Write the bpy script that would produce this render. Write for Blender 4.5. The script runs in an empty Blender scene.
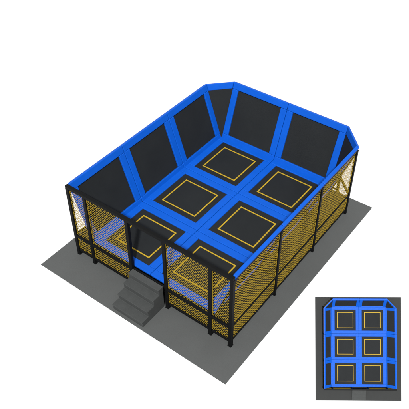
import bpy, bmesh, math, random
from mathutils import Vector as V, Matrix

C = bpy.context.scene.collection
random.seed(4)

# ------------------------------------------------------------------ materials
def mat(name, col, rough=.6, spec=.3, noise=None, bump=None, var=0.0):
    m = bpy.data.materials.new(name); m.use_nodes = True
    nt = m.node_tree; b = nt.nodes['Principled BSDF']
    b.inputs['Base Color'].default_value = (*col, 1)
    b.inputs['Roughness'].default_value = rough
    b.inputs['Specular IOR Level'].default_value = spec
    tc = nt.nodes.new('ShaderNodeTexCoord')
    if var:
        n = nt.nodes.new('ShaderNodeTexNoise'); n.inputs['Scale'].default_value = noise or 3
        n.inputs['Detail'].default_value = 6; n.inputs['Roughness'].default_value = .6
        nt.links.new(tc.outputs['Object'], n.inputs['Vector'])
        mr = nt.nodes.new('ShaderNodeMapRange')
        mr.inputs[1].default_value = .25; mr.inputs[2].default_value = .75
        mr.inputs[3].default_value = 1 - var; mr.inputs[4].default_value = 1 + var
        nt.links.new(n.outputs[0], mr.inputs[0])
        mx = nt.nodes.new('ShaderNodeVectorMath'); mx.operation = 'SCALE'
        mx.inputs[0].default_value = col
        nt.links.new(mr.outputs[0], mx.inputs['Scale'])
        nt.links.new(mx.outputs[0], b.inputs['Base Color'])
        r2 = nt.nodes.new('ShaderNodeMapRange')
        r2.inputs[3].default_value = rough - .08; r2.inputs[4].default_value = rough + .08
        nt.links.new(n.outputs[0], r2.inputs[0]); nt.links.new(r2.outputs[0], b.inputs['Roughness'])
    if bump:
        s, k = bump
        n2 = nt.nodes.new('ShaderNodeTexNoise'); n2.inputs['Scale'].default_value = s
        n2.inputs['Detail'].default_value = 4
        nt.links.new(tc.outputs['Object'], n2.inputs['Vector'])
        bp = nt.nodes.new('ShaderNodeBump'); bp.inputs['Strength'].default_value = k
        bp.inputs['Distance'].default_value = .02
        nt.links.new(n2.outputs[0], bp.inputs['Height']); nt.links.new(bp.outputs[0], b.inputs['Normal'])
    return m

M = {
 'blue':  mat('blue_vinyl', (.0012, .048, .285), .5, .10, 2.2, (7, .15), .07),
 'mat':   mat('black_woven_mat', (.0082, .0093, .0100), .62, .10, 1.3, (160, .35), .12),
 'steel': mat('black_powder_coat', (.0028, .0030, .0032), .5, .06, 6, None, .15),
 'yellow': mat('yellow_line', (.245, .160, .009), .6, .15, 8, None, .1),
 'net':   mat('yellow_net', (.245, .165, .013), .7, .1, 12, None, .12),
 'slab':  mat('grey_slab', (.0475, .0500, .0500), .8, .12, 1.1, (60, .15), .06),
 'board': mat('charcoal_board', (.0195, .0205, .0205), .8, .1, 1.5, (60, .12), .08),
 'step':  mat('grey_step_rubber', (.0300, .0320, .0320), .75, .12, 5, (90, .3), .10),
}

# ------------------------------------------------------------------ mesh helpers
def hexa(bm, lo, hi, bev=0.0, seg=2):
    """solid between polygon lo and polygon hi (same vertex count)"""
    n = len(lo)
    t = bmesh.new()
    a = [t.verts.new(p) for p in lo]; b = [t.verts.new(p) for p in hi]
    t.faces.new(a[::-1]); t.faces.new(b)
    for i in range(n):
        j = (i + 1) % n
        t.faces.new((a[i], a[j], b[j], b[i]))
    bmesh.ops.recalc_face_normals(t, faces=t.faces)
    if bev:
        bmesh.ops.bevel(t, geom=list(t.edges), offset=bev, segments=seg, affect='EDGES', profile=.5, clamp_overlap=True)
    me = bpy.data.meshes.new('tmp'); t.to_mesh(me); t.free()
    bm.from_mesh(me); bpy.data.meshes.remove(me)

def box(bm, x0, x1, y0, y1, z0, z1, bev=0.0, seg=2):
    hexa(bm, [V((x0,y0,z0)),V((x1,y0,z0)),V((x1,y1,z0)),V((x0,y1,z0))],
             [V((x0,y0,z1)),V((x1,y0,z1)),V((x1,y1,z1)),V((x0,y1,z1))], bev, seg)

def beam(bm, p, q, w, h=None, bev=.008, up=None):
    p, q = V(p), V(q); h = h or w
    d = (q - p).normalized()
    up = V(up) if up else (V((0,0,1)) if abs(d.z) < .9 else V((0,1,0)))
    s = d.cross(up).normalized(); u = s.cross(d)
    c = [s*(-w/2)+u*(-h/2), s*(w/2)+u*(-h/2), s*(w/2)+u*(h/2), s*(-w/2)+u*(h/2)]
    hexa(bm, [p+v for v in c], [q+v for v in c], bev, 1)

def obj(name, bm, m, parent=None, label=None):
    me = bpy.data.meshes.new(name); bm.to_mesh(me); bm.free()
    me.materials.append(M[m])
    o = bpy.data.objects.new(name, me); C.objects.link(o)
    if parent: o.parent = parent
    if label: o['label'] = label
    return o

def thing(name, label, cat, group=None, loc=(0,0,0)):
    o = bpy.data.objects.new(name, None); C.objects.link(o); o.location = loc
    o['label'] = label; o['category'] = cat
    if group: o['group'] = group
    return o

# ------------------------------------------------------------------ dimensions (metres)
W, D, S, H, HP = 4.04, 6.0, .67, 2.585, .825
CX = W/2; PAD = .215; T = .098; ZM = .795
GL, GR = 1.45, 2.64           # gate posts
YF = -.035                    # post line at the front
PW = .10

court = thing('trampoline_court', 'full-size blue and black trampoline court with yellow netting on the large grey slab',
              'trampoline', 'trampoline courts')

# ---------------------------------------------------------------- floor: six cells
xs = [0, CX, W]; ys = [0, 2.045, 4.01, D]
for i in range(2):
    for j in range(3):
        x0, x1, y0, y1 = xs[i]+.006, xs[i+1]-.006, ys[j]+.006, ys[j+1]-.006
        if j == 0: y0 = .03
        b = bmesh.new()
        box(b, x0, x1, y0, y0+PAD, ZM-.03, HP, .016, 3)
        box(b, x0, x1, y1-PAD, y1, ZM-.03, HP, .016, 3)
        box(b, x0, x0+PAD, y0+PAD+.002, y1-PAD-.002, ZM-.03, HP-.001, .016, 3)
        box(b, x1-PAD, x1, y0+PAD+.002, y1-PAD-.002, ZM-.03, HP-.001, .016, 3)
        obj('floor_pad', b, 'blue', court)
        b = bmesh.new()
        box(b, x0+PAD-.03, x1-PAD+.03, y0+PAD-.03, y1-PAD+.03, ZM-.018, ZM)
        m = obj('jumping_mat', b, 'mat', court)
        q0, q1, r0, r1 = xs[i]+.405, xs[i+1]-.405, max(ys[j], .05)+.405, ys[j+1]-.405
        lw = .038; z0, z1 = ZM-.004, ZM+.004
        b = bmesh.new()
        box(b, q0, q1, r0, r0+lw, z0, z1); box(b, q0, q1, r1-lw, r1, z0, z1)
        box(b, q0, q0+lw, r0+lw, r1-lw, z0, z1); box(b, q1-lw, q1, r0+lw, r1-lw, z0, z1)
        obj('landing_square', b, 'yellow', m)

# ---------------------------------------------------------------- sloping wall panels
def wall(A0, A1, B0, B1, inward, first=PAD, last=PAD):
    """A0-A1 bottom edge, B0-B1 top edge of the inner face (a rectangle)"""
    A0, A1, B0, B1 = map(V, (A0, A1, B0, B1))
    u = (A1-A0); L = u.length; u.normalize()
    v = (B0-A0); Hh = v.length; v.normalize()
    n = u.cross(v).normalized()
    if n.dot(V(inward)) < 0: n = -n
    P = lambda a, b, c=0: A0 + u*a + v*b + n*c
    def strip(bm, a0, a1, b0, b1, c0, c1, bev):
        hexa(bm, [P(a0,b0,c0),P(a1,b0,c0),P(a1,b1,c0),P(a0,b1,c0)], [P(a0,b0,c1),P(a1,b0,c1),P(a1,b1,c1),P(a0,b1,c1)], bev, 3)
    BT = .15; g = .006
    b = bmesh.new()
    strip(b, g, L-g, Hh-PAD, Hh, -T, 0, .018)
    strip(b, g, L-g, 0, BT, -T, 0, .018)
    strip(b, g, first, BT+.002, Hh-PAD-.002, -T, -.002, .018)
    strip(b, L-last, L-g, BT+.002, Hh-PAD-.002, -T, -.002, .018)
    obj('wall_pad', b, 'blue', court)
    b = bmesh.new()
    strip(b, first-.03, L-last+.03, BT-.03, Hh-PAD+.03, -.075, -.05, 0)
    obj('wall_mat', b, 'mat', court)
    # tubes carrying the panel, on the outside
    b = bmesh.new()
    for a in (.06, L-.06):
        beam(b, P(a, 0, -T-.012), P(a, Hh-.24, -T-.012), .055)
    beam(b, P(.06, Hh*.5, -T-.015), P(L-.06, Hh*.5, -T-.015), .04)
    obj('panel_frame', b, 'steel', court)

EI = .02
xl_b, xl_t = EI, -S+.09
xr_b, xr_t = W-EI, W+S-.09
yb_b, yb_t = D-.045, D+S-.09
zb = .80
for j in range(3):
    y0, y1 = max(ys[j], .022), min(ys[j+1], yb_b)
    wall((xl_b,y0,zb),(xl_b,y1,zb),(xl_t,y0,H),(xl_t,y1,H),(1,0,0))
    wall((xr_b,y0,zb),(xr_b,y1,zb),(xr_t,y0,H),(xr_t,y1,H),(-1,0,0))
for i in range(2):
    x0, x1 = max(xs[i], xl_b), min(xs[i+1], xr_b)
    wall((x0,yb_b,zb),(x1,yb_b,zb),(x0,yb_t,H),(x1,yb_t,H),(0,-1,0))

# triangular corner panels
def corner(F, L, R, nl, nr):
    """F floor corner, L top corner on the side wall, R top corner on the back wall; nl/nr outward normals there"""
    F, L, R = V(F), V(L), V(R)
    Lo, Ro = L + V(nl)*T, R + V(nr)*T
    fr = PAD / ((L+R)/2 - F).length
    L2, R2 = L.lerp(F, fr), R.lerp(F, fr)
    e = (R-L).normalized()*.006
    n = (L-F).cross(R-F).normalized()
    if n.dot((L+R)/2 - V((CX, 3, 2))) < 0: n = -n
    b = bmesh.new()
    hexa(b, [L2+e, R2-e, R-e, L+e], [L2+V(nl)*T+e, R2+V(nr)*T-e, Ro-e, Lo+e], .016, 3)
    obj('wall_pad', b, 'blue', court)
    b = bmesh.new()
    c = n*.012
    L3, R3 = L.lerp(F, fr*.9), R.lerp(F, fr*.9)
    w5 = (R-L).normalized()*.05
    q = [F+c-w5, F+c+w5, R3+c+w5, L3+c-w5]
    hexa(b, q, [k+n*.02 for k in q])
    obj('wall_mat', b, 'mat', court)
    b = bmesh.new()
    beam(b, F+n*.13, L.lerp(F,.2)+n*.13, .05); beam(b, F+n*.13, R.lerp(F,.2)+n*.13, .05)
    obj('panel_frame', b, 'steel', court)
wl = V((-(H-zb), 0, (xl_t-xl_b))).normalized()      # outward normal of the left wall
wl = V((-(H-zb), 0, -(abs(xl_t-xl_b)))).normalized()
wr = V(((H-zb), 0, -(abs(xr_t-xr_b)))).normalized()
wb = V((0, (H-zb), -(abs(yb_t-yb_b)))).normalized()
corner((xl_b,yb_b,zb),(xl_t,yb_b,H),(xl_b,yb_t,H),wl,wb)
corner((xr_b,yb_b,zb),(xr_t,yb_b,H),(xr_b,yb_t,H),wr,wb)

# ---------------------------------------------------------------- steel frame
ZT, ZMID, ZBOT = H-.065, .755, .19
XL, XR, YB = -S+.06, W+S-.06, D+S-.09
def post(x, y, top, w=PW):
    b = bmesh.new()
    beam(b, (x,y,.012), (x,y,top), w)
    o = obj('post', b, 'steel', court)
    b = bmesh.new()
    box(b, x-w*.58, x+w*.58, y-w*.58, y+w*.58, 0, .014, .003, 1)
    obj('foot_plate', b, 'steel', o)
for x in (XL, 0, GL, GR, W, XR): post(x, YF, ZT-.04)
for x in (XL, XR):
    for y in (2.0, 4.0, D-.03): post(x, y, H-.16, .075)
for x in (0.0, CX, W): post(x, YB, H-.16, .075)
for x in (0.03, CX, W-.03):
    for y in (2.0, 4.0, 5.9): post(x, y, .66, .07)
post(CX, .12, .66, .07)

def rail(name, p, q, w, h=None):
    b = bmesh.new(); beam(b, p, q, w, h); return obj(name, b, 'steel', court)
rail('top_rail', (XL-.04, YF-.005, ZT), (XR+.04, YF-.005, ZT), .095, .10)
for a, c in ((XL, 0), (0, GL), (GR, W), (W, XR)):
    e = PW/2
    rail('middle_rail', (a+e, YF-.01, ZMID), (c-e, YF-.01, ZMID), .09, .085)
    rail('bottom_rail', (a+e, YF, ZBOT), (c-e, YF, ZBOT), .07, .075)
rail('middle_rail', (GL+.041, YF+.02, ZMID-.02), (GR-.041, YF+.02, ZMID-.02), .05, .05)
sy = [YF, 2.0, 4.0, D-.03]
for x in (XL, XR):
    for a, c in zip(sy, sy[1:]):
        e = PW/2
        rail('middle_rail', (x, a+e, ZMID), (x, c-e, ZMID), .06, .06)
        rail('bottom_rail', (x, a+e, ZBOT), (x, c-e, ZBOT), .05, .05)
        rail('top_rail', (x, a+e, H-.16), (x, c-e, H-.16), .055, .06)
bx = [(XL, D-.03), (0, YB), (CX, YB), (W, YB), (XR, D-.03)]
for (a, b_), (c, d_) in zip(bx, bx[1:]):
    p, q = V((a, b_, 0)), V((c, d_, 0)); t = (q-p).normalized()*.05
    for nm, z, w in (('middle_rail', ZMID, .06), ('bottom_rail', ZBOT, .05), ('top_rail', H-.16, .055)):
        rail(nm, p+t+V((0,0,z)), q-t+V((0,0,z)), w)
# platform beams under the mats, and outriggers to the side posts
for y in (.12, 2.015, 4.0, 5.9): rail('platform_beam', (XL+.04, y, .69), (XR-.04, y, .69), .06, .08)
for x in (.03, CX, W-.03): rail('platform_beam', (x, .16, .705), (x, 5.86, .705), .06, .07)

# black sheets added by the walls and lower nets to darken the view through
def board(name, x0, x1, y0, y1, z0, z1):
    b = bmesh.new(); box(b, x0, x1, y0, y1, z0, z1, .004, 1); return obj(name, b, 'mat', court)
for a, c in zip(sy, sy[1:]):
    board('added_black_board', W+.02, XR-.045, max(a, .0)+.05, c-.05, .715, .735)
    board('added_black_board', XL+.045, -.02, max(a, .0)+.05, c-.05, .715, .735)
    for x, k in ((XR, -1), (XL, 1)):
        board('added_black_backing', x+k*.055-.006, x+k*.055+.006, max(a, .03)+.05, c-.05, .10, .70)
board('added_black_board', .05, W-.05, D+.0, YB-.045, .715, .735)
for a, c in ((XL, 0), (0, GL), (GR, W), (W, XR)):
    board('added_black_backing', a+.06, c-.06, YF+.065, YF+.077, .10, .70)
# ---------------------------------------------------------------- nets
def net(p, q, z0, z1, pitch=.100, r=.0033):
    p, q = V((*p, 0)), V((*q, 0)); L = (q-p).length; u = (q-p).normalized(); Hh = z1-z0
    nrm = u.cross(V((0,0,1)))
    b = bmesh.new()
    def strand(a0, h0, a1, h1, off):
        A = p + u*a0 + V((0,0,z0+h0)) + nrm*off; B = p + u*a1 + V((0,0,z0+h1)) + nrm*off
        d = (B-A)
        if d.length < .02: return
        d.normalize(); s = d.cross(nrm).normalized()*r; t = nrm*r*.6
        c = [-s-t, s-t, s+t, -s+t]
        a = [b.verts.new(A+k) for k in c]; e = [b.verts.new(B+k) for k in c]
        for i in range(4):
            b.faces.new((a[i], a[(i+1)%4], e[(i+1)%4], e[i]))
    k = -Hh + pitch*.5; asp = 1.0
    while k < L:
        # rising strand starts at (k,0) -> (k+Hh,Hh), clipped to 0..L
        a0, h0, a1, h1 = k, 0, k+Hh, Hh
        if a0 < 0: h0 -= a0; a0 = 0
        if a1 > L: h1 -= (a1-L); a1 = L
        if h1 > h0:
            strand(a0, h0, a1, h1, r*.6)
            strand(a0, Hh-h0, a1, Hh-h1, -r*.6)
        k += pitch
    # edging rope
    for z in (0.0, Hh):
        strand(0, z, L, z, .0)
    for a in (.004, L-.004):
        strand(a, 0, a, Hh, .0)
    return obj('safety_net', b, 'net', court)
e = PW/2
for a, c in ((XL, 0), (0, GL), (GR, W), (W, XR)):
    net((a+e, YF), (c-e, YF), ZMID+.03, ZT-.055)
    net((a+e, YF), (c-e, YF), ZBOT+.02, ZMID-.035)
for x in (XL, XR):
    for a, c in zip(sy, sy[1:]):
        net((x, a+e), (x, c-e), ZMID+.03, H-.185)
        net((x, a+e), (x, c-e), ZBOT+.02, ZMID-.03)
for (a, b_), (c, d_) in zip(bx, bx[1:]):
    p, q = V((a, b_)), V((c, d_)); t = (q-p).normalized()*.05
    net(p+t, q-t, ZMID+.03, H-.185); net(p+t, q-t, ZBOT+.02, ZMID-.03)

# ---------------------------------------------------------------- steps
stairs = thing('entrance_steps', 'full-size solid grey flight of four steps at the gateway of the large court', 'steps',
               'entrance steps', (2.03, -.5, 0))
sx0, sx1 = 1.52-2.03, 2.545-2.03
nos = [-.27, -.495, -.735, -.965]; hz = [.80, .60, .40, .20]
def profile(bm, x0, x1, inset=0):
    pts = [(-.078-inset, 0)]
    pts.append((-.078-inset, hz[0]))
    for k in range(4):
        y = nos[k]
        pts.append((y, hz[k])); 
        pts.append((y+.004, hz[k]-.03)); pts.append((y+.028, hz[k]-.045))
        pts.append((y+.034, (hz[k+1] if k < 3 else 0)))
    lo = [V((x0, y+.5, z)) for y, z in pts]; hi = [V((x1, y+.5, z)) for y, z in pts]
    hexa(bm, lo, hi, .008, 2)
b = bmesh.new(); profile(b, sx0, sx1); obj('step_body', b, 'step', stairs)

# ---------------------------------------------------------------- ground slab
b = bmesh.new(); box(b, -1.175, 5.2, -1.012, 6.69, -.012, 0)
slab = obj('ground', b, 'slab'); slab['kind'] = 'structure'

# ---------------------------------------------------------------- the inset plan view, built as a small tilted relief
def copy_tree(o, parent=None):
    c = o.copy(); C.objects.link(c)
    if parent:
        c.parent = parent; c.matrix_parent_inverse = Matrix.Identity(4)
    for ch in list(o.children): copy_tree(ch, c)
    return c

cam_loc = V((10.01635709, -8.13221652, 13.69870573))
r2 = V((0.79815697, 0.60243832, -0.00367661)); d = V((-0.44541337, 0.58598696, -0.67692409))
u2 = r2.cross(d).normalized()
FPX = 656.278
def ray(px, py): return (d + r2*((px-204.5)/FPX) - u2*((py-204.5)/FPX))
# front edge set at floor height, relief tilted back to face the camera
foot = ray(358.5, 400.5); foot = cam_loc + foot*((0.0-cam_loc.z)/foot.z)
ctr = ray(358.5, 348.7).normalized()
nz = (-d*.88 - ctr*.12).normalized()
ax = (r2 - nz*r2.dot(nz)).normalized(); ay = nz.cross(ax)
dist = (foot-cam_loc).length
K = (85.3/FPX) * (foot-cam_loc).dot(d) / 6.375 
R = Matrix((ax, ay, nz)).transposed().to_4x4()
org = foot - ax*((-1.175+5.2)/2*K) - ay*(-1.012*K)
Mw = Matrix.Translation(org) @ R @ Matrix.Diagonal((K, K, K*.27, 1))     # a shallow relief model
bpy.context.view_layer.update()
sc = copy_tree(court); sc.matrix_world = Mw
sc['label'] = 'inset plan view of the court, built as a small tilted relief, at the lower right'
ss = copy_tree(stairs); ss.matrix_world = Mw @ Matrix.Translation((2.03, -.5, 0))
ss['label'] = 'tiny grey steps on the small tilted relief of the inset plan view'
b = bmesh.new(); box(b, -1.175, 5.2, -1.012, 6.69, -.15, -.002, .01, 1)
bd = obj('inset_board', b, 'board'); bd.matrix_world = Mw
bd['label'] = 'small tilted grey board, the ground of the inset plan view at the lower right'; bd['category'] = 'board'

# ---------------------------------------------------------------- light, world, camera
w = bpy.data.worlds.new('World'); bpy.context.scene.world = w; w.use_nodes = True
bg = w.node_tree.nodes['Background']; bg.inputs[0].default_value = (1, 1, 1, 1); bg.inputs[1].default_value = .52
L = bpy.data.lights.new('sun', 'SUN'); L.energy = 4.0; L.angle = math.radians(3); L.color = (1, .985, .96)
lo = bpy.data.objects.new('sun', L); C.objects.link(lo)
sd = V((.50, -.75, 1.0)).normalized()
lo.rotation_euler = sd.to_track_quat('Z', 'Y').to_euler(); lo.location = sd*20

cam = bpy.data.cameras.new('camera'); co = bpy.data.objects.new('camera', cam); C.objects.link(co)
cam.sensor_width = 36; cam.sensor_fit = 'HORIZONTAL'; cam.lens = 36*FPX/409; cam.clip_end = 200
co.matrix_world = Matrix.Translation(cam_loc) @ Matrix((r2, u2, -d)).transposed().to_4x4()
s = bpy.context.scene; s.camera = co
s.render.engine = 'CYCLES'
s.view_settings.view_transform = 'Standard'; s.view_settings.look = 'None'
s.view_settings.gamma = 1; s.view_settings.exposure = 1.0
